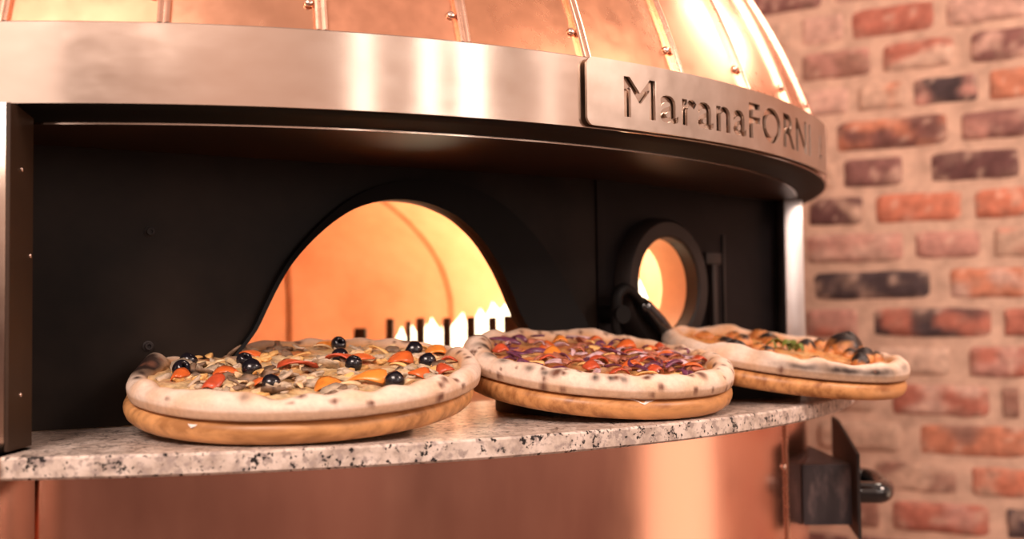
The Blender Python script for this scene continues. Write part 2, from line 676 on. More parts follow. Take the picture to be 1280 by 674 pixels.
# panel = left half + right half polygons round the hole
def to_rect(a):
    c, q = cos(a), sin(a)
    k = min(((.50 - HC[0]) / c if c > 1e-6 else 9), ((-.012 - HC[0]) / c if c < -1e-6 else 9), ((TOPZ - HC[1]) / q if q > 1e-6 else 9), ((.001 - HC[1]) / q if q < -1e-6 else 9))
    return (HC[0] + k * c, HC[1] + k * q)


angs = [2 * pi * k / 48 for k in range(48)] + [atan2(y - HC[1], x - HC[0]) % (2 * pi) for x, y in ((.50, TOPZ), (-.012, TOPZ), (-.012, .001), (.50, .001))]
angs.sort()
for a0, a1 in zip(angs, angs[1:] + [angs[0] + 2 * pi]):
    prism(bm, [(HC[0] + HR * cos(a0), HC[1] + HR * sin(a0)), to_rect(a0), to_rect(a1), (HC[0] + HR * cos(a1), HC[1] + HR * sin(a1))], Q0, D2, UPV, N2, -.010, 0)
side = link('side_panel', bm, M['iron_side'], OV, smooth=False)
bm = bmesh.new()
Mx = Matrix.Translation(Q0 + D2 * HC[0] + UPV * HC[1]) @ Matrix((D2, UPV, N2)).transposed().to_4x4()
prof = [(HR, -.002), (HR, .020), (HR + .003, .023), (.092, .023), (.097, .018), (.100, .001)]
rings = [[bm.verts.new(Mx @ Vector((r * cos(2 * pi * k / 72), r * sin(2 * pi * k / 72), z))) for k in range(72)] for r, z in prof]
for a, b in zip(rings, rings[1:]):
    for k in range(72):
        bm.faces.new((a[k], a[(k + 1) % 72], b[(k + 1) % 72], b[k]))
bmesh.ops.recalc_face_normals(bm, faces=bm.faces)
ring = link('port_ring', bm, M['iron_soft'], OV, angle=35)
# fireclay sleeve and niche behind the port
bm = bmesh.new()
prof = [(HR - .001, .0), (HR - .001, -.045), (.095, -.048), (.108, -.075), (.110, -.115), (.090, -.15), (.05, -.168), (.001, -.172)]
rings = [[bm.verts.new(Mx @ Vector((.6 * max(0, -z - .045) + r * cos(2 * pi * k / 60), r * sin(2 * pi * k / 60), z))) for k in range(60)] for r, z in prof]
for a, b in zip(rings, rings[1:]):
    for k in range(60):
        bm.faces.new((a[k], a[(k + 1) % 60], b[(k + 1) % 60], b[k]))
link('port_sleeve', bm, M['clay'], OV, angle=50)
# hinge block, hanging bar and edge strip on the right of the port
bm = bmesh.new()
BM2 = Matrix.Translation(Q0) @ Matrix((D2, UPV, N2)).transposed().to_4x4()
box(bm, .222, .262, .188, .206, .0, .016, .002, BM2)
box(bm, .241, .253, .060, .190, .003, .014, .002, BM2)
link('hinge_bar', bm, M['iron_soft'], OV, angle=30)
bm = bmesh.new()
box(bm, .286, .291, .06, .235, .0, .003, .0005, BM2)
link('edge_strip', bm, M['iron_soft'], OV, angle=30)
# lever across the port
LV = lambda s, t, d: Q0 + D2 * s + UPV * t + N2 * d
bm = bmesh.new()
pts = smooth_poly([(-.012, .115), (-.012, .138), (.004, .149), (.024, .142), (.044, .127)], 6)
tube(bm, [LV(s, t, .032) for s, t in pts], [.0085] * len(pts), 12, True, .8)
tube(bm, [LV(.0, .114, .0), LV(-.010, .114, .042)], .0125, 16)
tube(bm, [LV(-.012, .112, .032), LV(-.016, .098, .032), (LV(-.004, .070, .032))], [.009, .006, .005], 10)
lever = link('port_lever', bm, M['iron_dark'], OV, angle=40)
bm = bmesh.new()
tube(bm, [LV(.040, .131, .032), LV(.050, .122, .033), LV(.074, .101, .036), LV(.098, .079, .038)], [.0085, .0115, .0125, .0110], 14)
link('lever_grip', bm, M['gloss_black'], lever)

# facet between mouth and side panel keeps the corner closed
# right steel post
bm = bmesh.new()
px0 = az(80.0, .955, 0)
box(bm, -.0165, .0165, -.02, .02, CT, 1.3985, .002, Matrix.Translation((px0.x - .011, px0.y, 0)) @ Matrix.Rotation(radians(10), 4, 'Z'))
link('corner_post', bm, M['steel_post'], OV, angle=30)
# left column: steel front and brown flange on its inner side
bm = bmesh.new()
box(bm, -.64, -.4440, .945, .99, CT, 1.4085, .001)
box(bm, -.64, -.4362, .913, .99, 0, CT, .001)
lc = link('corner_post', bm, M['steel'], OV, angle=30)
bm = bmesh.new()
box(bm, -.4438, -.4405, .9455, .9915, CT + .002, 1.4085)
fl = link('post_flange', bm, M['post_brown'], lc, smooth=False)
for y, z in ((.968, 1.352), (.986, 1.275), (.968, 1.150)):
    bm = bmesh.new()
    dome_head(bm, (-.4405, y, z), (1, 0, 0), .0022, .0016)
    link('rivet', bm, M['rivet'], fl)

# underside of the canopy: plate, lip and gasket ring
bm = bmesh.new()
lathe(bm, [(.69, 1.3995), (.9525, 1.3995), (.9535, 1.4005), (.9535, 1.4075), (.69, 1.4075)], -40, 170, 220)
link('canopy_underside', bm, M['ceiling'], OV, angle=30)
bm = bmesh.new()
lathe(bm, [(.9535, 1.3990), (.9545, 1.3990), (.9545, 1.4088), (.9535, 1.4088)], -40, 170, 220)
link('canopy_lip', bm, M['steel'], OV, angle=30)
bm = bmesh.new()
lathe(bm, [(.9560, 1.4010), (.985, 1.4055), (.9965, 1.4080), (.9985, 1.4100), (.9965, 1.4200), (.9560, 1.4200)], -60, 190, 240)
link('canopy_gasket', bm, M['iron_dark'], OV, angle=40)

# steel band round the hood
bm = bmesh.new()
lathe(bm, [(BAND_R - .004, BAND_Z0), (BAND_R, BAND_Z0 + .0006), (BAND_R, BAND_Z1 - .001), (BAND_R - .001, BAND_Z1), (.975, BAND_Z1), (.975, BAND_Z1 - .003), (BAND_R - .004, BAND_Z1 - .004)],
      0, 360, 360)
band = link('hood_band', bm, M['steel'], OV, angle=40)

# copper hood of narrow panels with standing seams
RB, RS = .990, 1.045
ZC = BAND_Z1 - sqrt(RS * RS - RB * RB)
LAT0 = math.asin((BAND_Z1 - ZC) / RS)
STEP = 8.25


def hood(a, lat, off=0.0):
    r = (RS + off) * cos(lat)
    return az(a, r, ZC + (RS + off) * sin(lat))


k = 0
for i in range(-8, 24):
    a0 = .6 + STEP * (i - 1)
    a1 = a0 + STEP
    bm = bmesh.new()
    na, nl = 8, 22
    rr = random.Random(100 + i)
    tx, ty = rr.uniform(-.0014, .0014), rr.uniform(-.001, .001)
    G = []
    for p in range(na + 1):
        row = []
        for q in range(nl + 1):
            lat = LAT0 + (1.40 - LAT0) * q / nl
            u = p / na
            # each sheet bulges a little between its seams
            off = .0022 * (1 - (2 * u - 1) ** 2) + tx * (u - .5)
            row.append(bm.verts.new(hood(a0 + (a1 - a0) * u, lat, off)))
        G.append(row)
    for p in range(na):
        for q in range(nl):
            bm.faces.new((G[p][q], G[p + 1][q], G[p + 1][q + 1], G[p][q + 1]))
    bmesh.ops.recalc_face_normals(bm, faces=bm.faces)
    pan = link('hood_panel', bm, M['copper%d' % rr.choice([0, 1, 2])] if not 4 <= i <= 9 else M['copper%d' % (1, 1, 2, 0, 0, 0)[i - 4]], OV)
    # standing seam at the panel's left edge
    bm = bmesh.new()
    prev = None
    for q in range(31):
        lat = LAT0 + (1.38 - LAT0) * q / 30
        w = .32
        cur = []
        for da, off in ((-w, .0), (-w, .0052), (-w * .6, .0060), (-w * .05, .0046), (w * .05, .0046), (w * .6, .0060), (w, .0052), (w, .0)):
            cc = da / max(.2, cos(lat) / cos(LAT0))
            cur.append(bm.verts.new(hood(a0 + cc, lat, off)))
        if prev:
            for j in range(7):
                bm.faces.new((prev[j], prev[j + 1], cur[j + 1], cur[j]))
        prev = cur
    bmesh.ops.recalc_face_normals(bm, faces=bm.faces)
    seam = link('hood_seam', bm, M['copper_seam'], OV, angle=30)
    if -2 <= i <= 11:
        for lat in (LAT0 + .030, LAT0 + .21):
            bm = bmesh.new()
            p = hood(a0 - .62, lat, .001)
            dome_head(bm, p, p - Vector((AX, AY, ZC)), .0046, .0042)
            link('rivet', bm, M['rivet'], seam)

# name plate: curved steel plate with the name cut through it
PL_A0, PL_A1 = 32.95, 66.6
PL_Z0, PL_Z1 = 1.4118, 1.4838
PL_R = BAND_R + .0058


def name_plate():
    R = PL_R
    W = radians(PL_A1 - PL_A0) * R
    H = PL_Z1 - PL_Z0
    cu = bpy.data.curves.new('tmp_text', 'FONT')
    cu.body = 'MaranaFORNI'
    cu.size = 1.0
    cu.resolution_u = 4
    cu.space_character = 1.10
    cu.offset = 0.020
    to = bpy.data.objects.new('tmp_text', cu)
    COL.objects.link(to)
    dg = bpy.context.evaluated_depsgraph_get()
    me = bpy.data.meshes.new_from_object(to.evaluated_get(dg))
    bmt = bmesh.new()
    bmt.from_mesh(me)
    bmesh.ops.remove_doubles(bmt, verts=bmt.verts, dist=1e-5)
    xs = [v.co.x for v in bmt.verts]
    ys = [v.co.y for v in bmt.verts]
    x0, x1, y0, y1 = min(xs), max(xs), min(ys), max(ys)
    s0 = radians(35.8 - PL_A0) * R
    s1 = radians(60.3 - PL_A0) * R
    h0, h1 = .0125, .0570
    bedges = {e for e in bmt.edges if len(e.link_faces) == 1}
    loops = []
    while bedges:
        e = next(iter(bedges))
        bedges.discard(e)
        loop = [e.verts[0], e.verts[1]]
        while True:
            v = loop[-1]
            nx = [q for q in v.link_edges if q in bedges]
            if not nx:
                break
            q = nx[0]
            bedges.discard(q)
            w = q.other_vert(v)
            if w is loop[0]:
                break
            loop.append(w)
        if len(loop) > 3:
            loops.append([(s0 + (v.co.x - x0) / (x1 - x0) * (s1 - s0), h0 + (v.co.y - y0) / (y1 - y0) * (h1 - h0)) for v in loop])
    bmt.free()
    # small flame-like mark after the name: two slanted strokes and a bar
    m0 = radians(63.0 - PL_A0) * R
    for pl in ([(0, .018), (.004, .018), (.010, .050), (.006, .050)], [(.013, .050), (.017, .050), (.021, .030), (.017, .030)], [(.010, .018), (.021, .018), (.021, .023), (.0112, .023)]):
        loops.append([(m0 + x, y) for x, y in pl])
    # plate outline with rounded corners
    rc = .009
    out = []
    for cx, cy, t0 in ((W - rc, rc, -90), (W - rc, H - rc, 0), (rc, H - rc, 90), (rc, rc, 180)):
        for kk in range(7):
            t = radians(t0 + 15 * kk)
            out.append((cx + rc * cos(t), cy + rc * sin(t)))
    loops.append(out)
    c2 = bpy.data.curves.new('tmp_plate', 'CURVE')
    c2.dimensions = '2D'
    c2.fill_mode = 'BOTH'
    c2.extrude = .0017
    for lp in loops:
        sp = c2.splines.new('POLY')
        sp.points.add(len(lp) - 1)
        for pt, (x, y) in zip(sp.points, lp):
            pt.co = (x, y, 0, 1)
        sp.use_cyclic_u = True
    co = bpy.data.objects.new('tmp_plate', c2)
    COL.objects.link(co)
    dg = bpy.context.evaluated_depsgraph_get()
    me2 = bpy.data.meshes.new_from_object(co.evaluated_get(dg))
    b2 = bmesh.new()
    b2.from_mesh(me2)
    bmesh.ops.remove_doubles(b2, verts=b2.verts, dist=1e-6)
    nseg = 60
    for i in range(1, nseg):
        bmesh.ops.bisect_plane(b2, geom=list(b2.verts) + list(b2.edges) + list(b2.faces), plane_co=(W * i / nseg, 0, 0), plane_no=(1, 0, 0), dist=1e-6)
    for v in b2.verts:
        a = PL_A0 + math.degrees(v.co.x / R)
        v.co = az(a, R + v.co.z, PL_Z0 + v.co.y)
    bmesh.ops.recalc_face_normals(b2, faces=b2.faces)
    for ob in (to, co):
        bpy.data.objects.remove(ob)
    pl = link('name_plate', b2, M['steel_plate'], OV, smooth=True, angle=25, label='dark steel plate with the cut-out name')
    bm = bmesh.new()  # sheet added behind the plate to lighten the letter openings
    lathe(bm, [(BAND_R + .0002, PL_Z0 + .006), (BAND_R + .0026, PL_Z0 + .006), (BAND_R + .0026, PL_Z1 - .006), (BAND_R + .0002, PL_Z1 - .006)], PL_A0 + .9, PL_A1 - .9, 60)
    link('letter_brightener', bm, M['steel'], pl, angle=30, label='added steel sheet that brightens the cut-out letters')
    for a in (34.3, 49.7, 65.2):
        for z in (1.419, 1.477):
            bm = bmesh.new()
            d = az(a, 1, 0) - Vector((AX, AY, 0))
            dome_head(bm, az(a, BAND_R - .001, z), d, .003, .0058)
            link('standoff', bm, M['iron_dark'], pl)


name_plate()

# ash box on the side of the base
AB = empty('ash_box', (0, 0, 0), 'black metal box with plate flange and glossy black handle on the oven side', 'box')
AB.location = (.425, 1.60, .93)
bm = bmesh.new()
XL, XR = .300, .489
d_in = Vector((.10, .99, 0)).normalized()
arc_pts = [(AX + sqrt(.9642 ** 2 - (AY - y) ** 2), y) for y in [1.580 + .22 * k / 12 for k in range(13)]]
plan = arc_pts + [(XR, 1.80), (XR, 1.580)]
prism(bm, plan, (0, 0, 0), (1, 0, 0), (0, 1, 0), (0, 0, 1), .905, .992)
bx = link('box_body', bm, M['box'], AB, angle=25)
bm = bmesh.new()
pl0 = Vector((.4935, 1.552, 0))
pd = Vector((.045, .27, 0)).normalized()
pn = Vector((pd.y, -pd.x, 0))
prism(bm, [(0, .889), (.285, .889), (.285, 1.037), (.21, 1.037), (0, 1.0105)], pl0, pd, UPV, pn, -.004, 0)
link('flange_plate', bm, M['iron_soft'], AB, smooth=False)
bm = bmesh.new()
hz = .953
base1 = pl0 + pd * .02 + pn * -.002
base2 = pl0 + pd * .16 + pn * -.002
hp = []
for kk in range(0, 25):
    t = kk / 24
    # rounded U
    if t < .25:
        hp.append(base1 + pn * (.028 * t / .25))
    elif t > .75:
        hp.append(base2 + pn * (.028 * (1 - t) / .25))
    else:
        q = (t - .25) / .5 * pi
        c = (base1 + base2) / 2 + pn * .028
        hp.append(c + (base1 - base2) / 2 * cos(q) + pn * .017 * sin(q))
tube(bm, [Vector((p.x, p.y, hz)) for p in hp], .0155, 18)
link('handle', bm, M['gloss_black'], AB)

# ------------------------------------------------------------------ fire
FR = empty('burner_grate', (-.12, 1.93, 1.0995), 'row of dark upright iron bars inside the oven mouth in front of the fire', 'grate')
YG = 1.93
bars = [(450, 412, 15), (487, 400, 9), (510, 403, 6), (525, 399, 10), (558, 399, 10), (588, 398, 11), (615, 398, 11), (641, 396, 25)]
bm = bmesh.new()
X = lambda px: (px - 640) / 1350 * YG
box(bm, X(436), X(656), YG - .012, YG + .012, 1.0995, 1.118, .003)
link('base_rail', bm, M['soot'], FR, angle=30)
for px, py, w in bars:
    bm = bmesh.new()
    ztop = 1.2177 + (393 + (640 - px) * .0118 - py) / 1350 * YG
    ww = w / 1350 * YG / 2
    box(bm, X(px) - ww, X(px) + ww, YG - .010, YG + .010, 1.118, ztop, .002)
    link('upright_bar', bm, M['soot'], FR, angle=30)


def flame_mesh(h, w, seed):
    bm = bmesh.new()
    rg = random.Random(seed)
    ph = rg.uniform(0, 6)
    rings = []
    for j in range(13):
        t = j / 12
        r = w * (sin(pi * min(1, t * .9 + .12)) ** .8) * (1 - t) ** .33 + .0006
        cx, cy = .25 * w * sin(3 * t + ph) * t, .2 * w * cos(4 * t + ph) * t
        rings.append([bm.verts.new((cx + r * cos(2 * pi * k / 14), cy + .7 * r * sin(2 * pi * k / 14), h * t)) for k in range(14)])
    for a, b in zip(rings, rings[1:]):
        for k in range(14):
            bm.faces.new((a[k], a[(k + 1) % 14], b[(k + 1) % 14], b[k]))
    bm.faces.new(list(reversed(rings[0])))
    bm.faces.new(rings[-1])
    return bm


FL = empty('gas_fire', (0, 2.05, 1.0995), 'white-hot gas fire burning behind the dark grate bars', 'fire')
rg = random.Random(5)
for i, (px, ptop, w) in enumerate([(498, 410, .018), (514, 403, .020), (530, 407, .020), (544, 399, .026), (560, 402, .026), (575, 393, .034), (592, 397, .034), (608, 388, .040), (624, 380, .045), (642, 376, .050), (660, 368, .055), (682, 362, .06)]):
    Y = 2.03 + .02 * (i % 3)
    x = (px - 640) / 1350 * Y
    h = 1.2177 + (394 - ptop) / 1350 * Y - 1.0995
    bm = flame_mesh(h, w * 1.3, i)
    for v in bm.verts:
        v.co += Vector((x, Y, 1.0995))
    link('flame_tongue', bm, M['flame'], FL)
FL2 = empty('side_burner_flame', LV(.188, .050, -.10), 'pale pointed flame seen through the round side port', 'fire')
bm = flame_mesh(.150, .030, 21)
b0 = LV(.188, .050, -.10)
for v in bm.verts:
    v.co += b0
link('flame_tongue', bm, M['flame'], FL2)

# ------------------------------------------------------------------ boards, stands, pizzas
TB = .022


def frame(cx, cy, r, tau, phi, z0=CT):
    t, p = radians(tau), radians(phi)
    n = Vector((sin(t) * sin(p), -sin(t) * cos(p), cos(t)))
    e1 = Vector((cos(p), sin(p), 0))
    e2 = n.cross(e1)
    C = Vector((cx, cy, z0 + r * sin(t) + .0002))
    R = Matrix((e1, e2, n)).transposed().to_4x4()
    return C, n, R


def board(name, cx, cy, r, tau, phi, label, mat, group, stand_label, stand_shift, stand_r, board_label_part=None):
    C, n, R = frame(cx, cy, r, tau, phi)
    o = empty(name, C, label, 'board', group, Matrix.Translation(C) @ R)
    bm = bmesh.new()
    prof = [(.0005, 0)]
    prof += [(r - .012, 0), (r - .006, .0012), (r - .0022, .0048), (r - .0004, .0095), (r, .013), (r - .0006, .0165), (r - .0026, .0200), (r - .0062, .0217), (r - .010, TB), (.0005, TB)]
    lathe(bm, prof, 0, 360, 160, True, False, 0, 0)
    link('board_disc', bm, mat, o, angle=60, local=True)
    # stand: upright puck whose top is cut to the board's tilt
    e2 = R.to_3x3() @ Vector((0, 1, 0))
    c = Vector((cx, cy, 0)) + Vector((e2.x, e2.y, 0)).normalized() * stand_shift
    s = empty('board_stand', (c.x, c.y, CT), stand_label, 'stand', 'stands under the boards')
    bm = bmesh.new()
    top, bot = [], []
    for k in range(64):
        a = 2 * pi * k / 64
        x, y = c.x + stand_r * cos(a), c.y + stand_r * sin(a)
        z = C.z - (n.x * (x - C.x) + n.y * (y - C.y)) / n.z
        top.append(bm.verts.new((x, y, z - .0003)))
        bot.append(bm.verts.new((x, y, CT + .0002)))
    for k in range(64):
        bm.faces.new((bot[k], bot[(k + 1) % 64], top[(k + 1) % 64], top[k]))
    bm.faces.new(top)
    bm.faces.new(list(reversed(bot)))
    link('stand_block', bm, M['stand'], s, angle=30)
    return C, n, R


def lerp3(a, b, t):
    t = max(0, min(1, t))
    return tuple(x + (y - x) * t for x, y in zip(a, b))


def pizza(C, n, R, shift, rad, label, kind, seed, w_rim, h_rim, chars, bubbles, palette, speck):
    """dough disc with puffed rim; toppings are children"""
    base = C + n * (TB + .0016) + R.to_3x3() @ Vector((shift[0], shift[1], 0))
    root = empty('pizza', base, label, 'pizza', 'three pizzas on boards', Matrix.Translation(base) @ R)
    rg = random.Random(seed)
    NA, NI, NR = 300, 46, 26
    sd = Vector((seed * 7.1, seed * 3.3, 0))
    bm = bmesh.new()
    cl = bm.verts.layers.float_color.new('Col')

    def rim(t):
        f = noise.noise(Vector((cos(t) * 2.2, sin(t) * 2.2, 0)) + sd)
        g = noise.noise(Vector((cos(t) * 6, sin(t) * 6, 4)) + sd)
        rr = rad * (1 + .011 * f + .006 * g)
        w = w_rim * (1 + .25 * f + .2 * g)
        h = h_rim * (1 + .22 * g + .14 * f)
        for ba, bw, bh in bubbles:
            d = (t - radians(ba) + pi) % (2 * pi) - pi
            e = exp(-(d / bw) ** 2)
            h += bh * e
            w += bh * .8 * e
        return rr, w, h

    def topz(x, y):
        return (.0138 if kind != 1 else .0145) + .0030 * noise.noise(Vector((x * 55, y * 55, 2)) + sd) + .0024 * noise.noise(Vector((x * 140, y * 140, 7)) + sd)

    specks = [(rg.uniform(0, 2 * pi), rg.uniform(.15, .95), rg.uniform(.0016, .0042) * (1.6 if rg.random() < .12 else 1)) for _ in range(speck)]
    cols = []
    for i in range(NA):
        t = 2 * pi * i / NA
        rr, w, h = rim(t)
        ri = rr - w
        col = []
        for j in range(NI):
            r = ri * (j + .02) / (NI - 1)
            x, y = r * cos(t), r * sin(t)
            z = topz(x, y)
            v = bm.verts.new((x, y, z))
            f1 = noise.noise(Vector((x * 38, y * 38, 0)) + sd) * .5 + .5
            f2 = noise.noise(Vector((x * 95, y * 95, 5)) + sd) * .5 + .5
            f3 = noise.noise(Vector((x * 22, y * 22, 11)) + sd) * .5 + .5
            c = lerp3(palette[0], palette[1], (f1 - .38) * 4)
            c = lerp3(c, palette[2], (f2 - .52) * 5)
            c = lerp3(c, palette[3], (f3 - .60) * 7 * f2)
            edge = max(0, (r - ri * .90) / (ri * .10))
            c = lerp3(c, (.72, .42, .20), edge * .8)
            v[cl] = (*c, 1)
            col.append(v)
        for j in range(1, NR + 1):
            q = j / NR
            ph = q * radians(212)
            bump = 1 + .10 * noise.noise(Vector((cos(t) * 9, sin(t) * 9, q * 3)) + sd)
            r = rr - w / 2 - (w / 2) * cos(ph)
            z0 = .0125 + (.010 - .0125) * min(1, q * 1.4)
            z = z0 + (h - .010) * sin(ph) * bump if ph < pi else z0 + .0105 * sin(ph) / sin(radians(32)) * 1.0
            z = max(z, .0004)
            x, y = r * cos(t), r * sin(t)
            v = bm.verts.new((x, y, z))
            f1 = noise.noise(Vector((x * 40, y * 40, z * 40)) + sd) * .5 + .5
            f2 = noise.noise(Vector((x * 110, y * 110, z * 110 + 3)) + sd) * .5 + .5
            c = lerp3((.86, .67, .54), (.80, .54, .37), (f1 - .42) * 2.4)
            if q < .48:                                       # rim's inner slope is browner
                c = lerp3(c, (.62, .29, .10), (.48 - q) * 2.2 * (.35 + f1))
            if ph > pi:
                c = lerp3(c, (.50, .28, .15), .7)
            for ca, cq, cw, ch, cs in chars:                  # scorched patches
                d = ((t - radians(ca) + pi) % (2 * pi) - pi) * rad
                e = exp(-(d / cw) ** 2 - ((q - cq) / ch) ** 2) * (0.65 + .7 * f2)
                c = lerp3(c, (.030, .016, .012), e * cs)
            for sa, sq, sr in specks:
                d = ((t - sa + pi) % (2 * pi) - pi) * rad
                if abs(d) < .012:
                    dd = sqrt(d * d + ((q - sq) * .046) ** 2)
                    if dd < sr * 1.5:
                        c = lerp3(c, (.16, .065, .040), (1.5 - dd / sr) * .95)
            v[cl] = (*c, 1)
            col.append(v)
        cols.append(col)
    m = NI + NR
    for i in range(NA):
        A, B = cols[i], cols[(i + 1) % NA]
        for j in range(m - 1):
            f = bm.faces.new((A[j], A[j + 1], B[j + 1], B[j]))
            f.material_index = 0 if j >= NI - 1 else 1
    bm.faces.new([cols[i][-1] for i in range(NA)])
    bm.faces.new([cols[NA - 1 - i][0] for i in range(NA)])
    bmesh.ops.recalc_face_normals(bm, faces=bm.faces)
    for v in bm.verts:
        if v[cl][3] == 0:
            v[cl] = (.6, .4, .25, 1)
    link('crust', bm, [M['dough'], M['topsurf']], root, local=True)
    return root, topz


def slab(L, W, T, bend=0.0, side=0.0, seed=0, taper=.3, twist=0.0, rough=.12):
    """small irregular strip: L x W, thickness T, arched by bend, curved sideways by side (radians)"""
    bm = bmesh.new()
    sd = Vector((seed * 3.7, seed * 1.9, 0))
    NL, NW = 9, 4
    top, bot = [], []
    for i in range(NL + 1):
        s = i / NL * 2 - 1
        tr, br = [], []
        for j in range(NW + 1):
            w = j / NW * 2 - 1
            wid = W / 2 * (1 - taper * abs(s) ** 3) * (1 + rough * noise.noise(Vector((s * 2, w * 3, 0)) + sd))
            x, y = s * L / 2 * (1 - .12 * w * w), w * wid
            if abs(side) > 1e-3:
                rad_ = L / side
                a = x / rad_
                x, y = (rad_ - y) * sin(a), rad_ - (rad_ - y) * cos(a)
            z = bend * (1 - s * s) + W * .25 * rough * noise.noise(Vector((s * 3, w * 3, 5)) + sd) + twist * s * w * W / 2
            th = T / 2 * (1 - .55 * max(abs(s) ** 6, abs(w) ** 4))
            tr.append(bm.verts.new((x, y, z + th)))
            br.append(bm.verts.new((x, y, z - th)))
        top.append(tr)
        bot.append(br)
    for i in range(NL):
        for j in range(NW):
            bm.faces.new((top[i][j], top[i + 1][j], top[i + 1][j + 1], top[i][j + 1]))
            bm.faces.new((bot[i][j + 1], bot[i + 1][j + 1], bot[i + 1][j], bot[i][j]))
        bm.faces.new((bot[i][0], bot[i + 1][0], top[i + 1][0], top[i][0]))
        bm.faces.new((top[i][NW], top[i + 1][NW], bot[i + 1][NW], bot[i][NW]))
    for j in range(NW):
        bm.faces.new((top[0][j], top[0][j + 1], bot[0][j + 1], bot[0][j]))
        bm.faces.new((bot[NL][j], bot[NL][j + 1], top[NL][j + 1], top[NL][j]))
    bmesh.ops.recalc_face_normals(bm, faces=bm.faces)
    return bm


def put(bm, name, mat, root, x, y, z, rx=0, ry=0, rz=0):
    T = Matrix.Translation((x, y, z)) @ Matrix.Rotation(rz, 4, 'Z') @ Matrix.Rotation(ry, 4, 'Y') @ Matrix.Rotation(rx, 4, 'X')
    bm.transform(T)
    return link(name, bm, mat, root, local=True)


def olive_mesh(r, seed):
    bm = bmesh.new()
    prof = [(.26, -.1), (.27, .62), (.36, .80), (.55, .86), (.78, .70), (.95, .35), (1.0, 0), (.93, -.40), (.72, -.72), (.4, -.86), (.26, -.6)]
    cols = []
    for k in range(20):
        a = 2 * pi * k / 20
        cols.append([bm.verts.new((p * r * cos(a), p * r * sin(a) * .93, z * r * .95)) for p, z in prof])
    for k in range(20):
        A, B = cols[k], cols[(k + 1) % 20]
        for j in range(len(prof)):
            q = (j + 1) % len(prof)
            bm.faces.new((A[j], B[j], B[q], A[q]))
    bmesh.ops.recalc_face_normals(bm, faces=bm.faces)
    return bm


def mush_mesh(sz, T, seed):
    """sliced mushroom: cap with stem, slightly warped"""
    out = [(-.15, -.62), (.15, -.62), (.17, -.2), (.30, -.08), (.62, -.12), (.66, .10), (.50, .42), (.2, .60), (-.2, .60), (-.5, .42), (-.66, .10), (-.62, -.12), (-.30, -.08), (-.17, -.2)]
    bm = bmesh.new()
    sd = Vector((seed * 2.3, seed, 0))
    zz = lambda x, y: sz * .22 * noise.noise(Vector((x * 1.6, y * 1.6, 0)) + sd)
    ring0 = [bm.verts.new((x * sz, y * sz, zz(x, y) + T)) for x, y in out]
    ring1 = [bm.verts.new((x * sz, y * sz, zz(x, y))) for x, y in out]
    c0 = bm.verts.new((0, .1 * sz, zz(0, .1) + T * 1.1))
    c1 = bm.verts.new((0, .1 * sz, zz(0, .1) - .0))
    n = len(out)
    for k in range(n):
        q = (k + 1) % n
        bm.faces.new((ring0[k], ring0[q], c0))
        bm.faces.new((ring1[q], ring1[k], c1))
        bm.faces.new((ring0[q], ring0[k], ring1[k], ring1[q]))
    bmesh.ops.recalc_face_normals(bm, faces=bm.faces)
    return bm


def chunk(r, seed):
    bm = bmesh.new()
    bmesh.ops.create_icosphere(bm, subdivisions=3, radius=1)
    sd = Vector((seed * 4.3, seed * 1.7, 0))
    for v in bm.verts:
        f = 1 + .38 * noise.noise(v.co * 1.3 + sd) + .22 * noise.noise(v.co * 3.1 + sd)
        v.co = Vector((v.co.x * r * f * 1.25, v.co.y * r * f * .85, v.co.z * r * f * .48))
    return bm


def spot(rg, rmax, taken=None, mind=0.0):
    for _ in range(60):
        a, r = rg.uniform(0, 2 * pi), rmax * sqrt(rg.random())
        x, y = r * cos(a), r * sin(a)
        if not taken or all((x - p) ** 2 + (y - q) ** 2 > mind * mind for p, q in taken):
            return x, y
    return x, y


def clampr(x, y, rm):
    d = sqrt(x * x + y * y)
    return (x, y) if d < rm else (x * rm / d, y * rm / d)


# ---- pizza one: olives, peppers, mushrooms
G1 = 'serving boards under the pizzas'
C1, n1, R1 = board('serving_board', -.2215, 1.1450, .1795, 7.3, 0, 'round wooden board at the left under the olive pizza', M['wood2'], G1,
                   'black stand under the left board of the olive pizza', .045, .11)
p1, tz1 = pizza(C1, n1, R1, (.0065, -.002), .1815, 'largest pizza, at the left, topped with black olives, red pepper and mushrooms', 1, 4, .0225, .0200,
                [(183, .45, .024, .40, 1.7), (192, .30, .010, .22, 1.0), (202, .42, .008, .12, 1.0), (36, .12, .018, .24, 1.0), (25, .2, .01, .2, .7), (262, .55, .006, .12, .6), (268, .35, .007, .12, .65)],
                [(175, .10, .010), (250, .25, .003), (20, .2, .004)],
                [(.68, .42, .18), (.78, .58, .33), (.52, .36, .22), (.62, .20, .06)], 42)
rg = random.Random(11)
OL = [(-.1171, .1157), (-.1334, .0242), (-.1265, -.0232), (-.0746, .0301), (-.0543, -.0214), (-.0175, -.0972), (.0113, .1284), (.0229, .0661), (.0487, -.0086), (.1035, .0855), (.1235, .0192), (.1007, -.0947)]
for i, (x, y) in enumerate(OL):
    x, y = clampr(x, y, .146)
    put(olive_mesh(.0098 * rg.uniform(.92, 1.08), i), 'olive', M['olive'], p1, x, y, tz1(x, y) + .0060, rg.uniform(-.9, .9), rg.uniform(-.9, .9), rg.uniform(0, 6))
PP = [(-.0121, .0059, .040), (.0405, -.1087, .027), (.0742, -.0839, .036), (.0261, .0436, .030), (.0514, .0315, .028), (.0942, .0285, .026), (.1302, .0799, .024), (-.0049, .1402, .021),
      (-.0777, -.0362, .024), (-.0733, -.0958, .018), (-.0278, -.0824, .022), (.1203, -.0493, .020), (.1474, -.0381, .016), (-.1202, -.0511, .015), (-.0783, .0776, .022), (.1456, .0238, .017)]
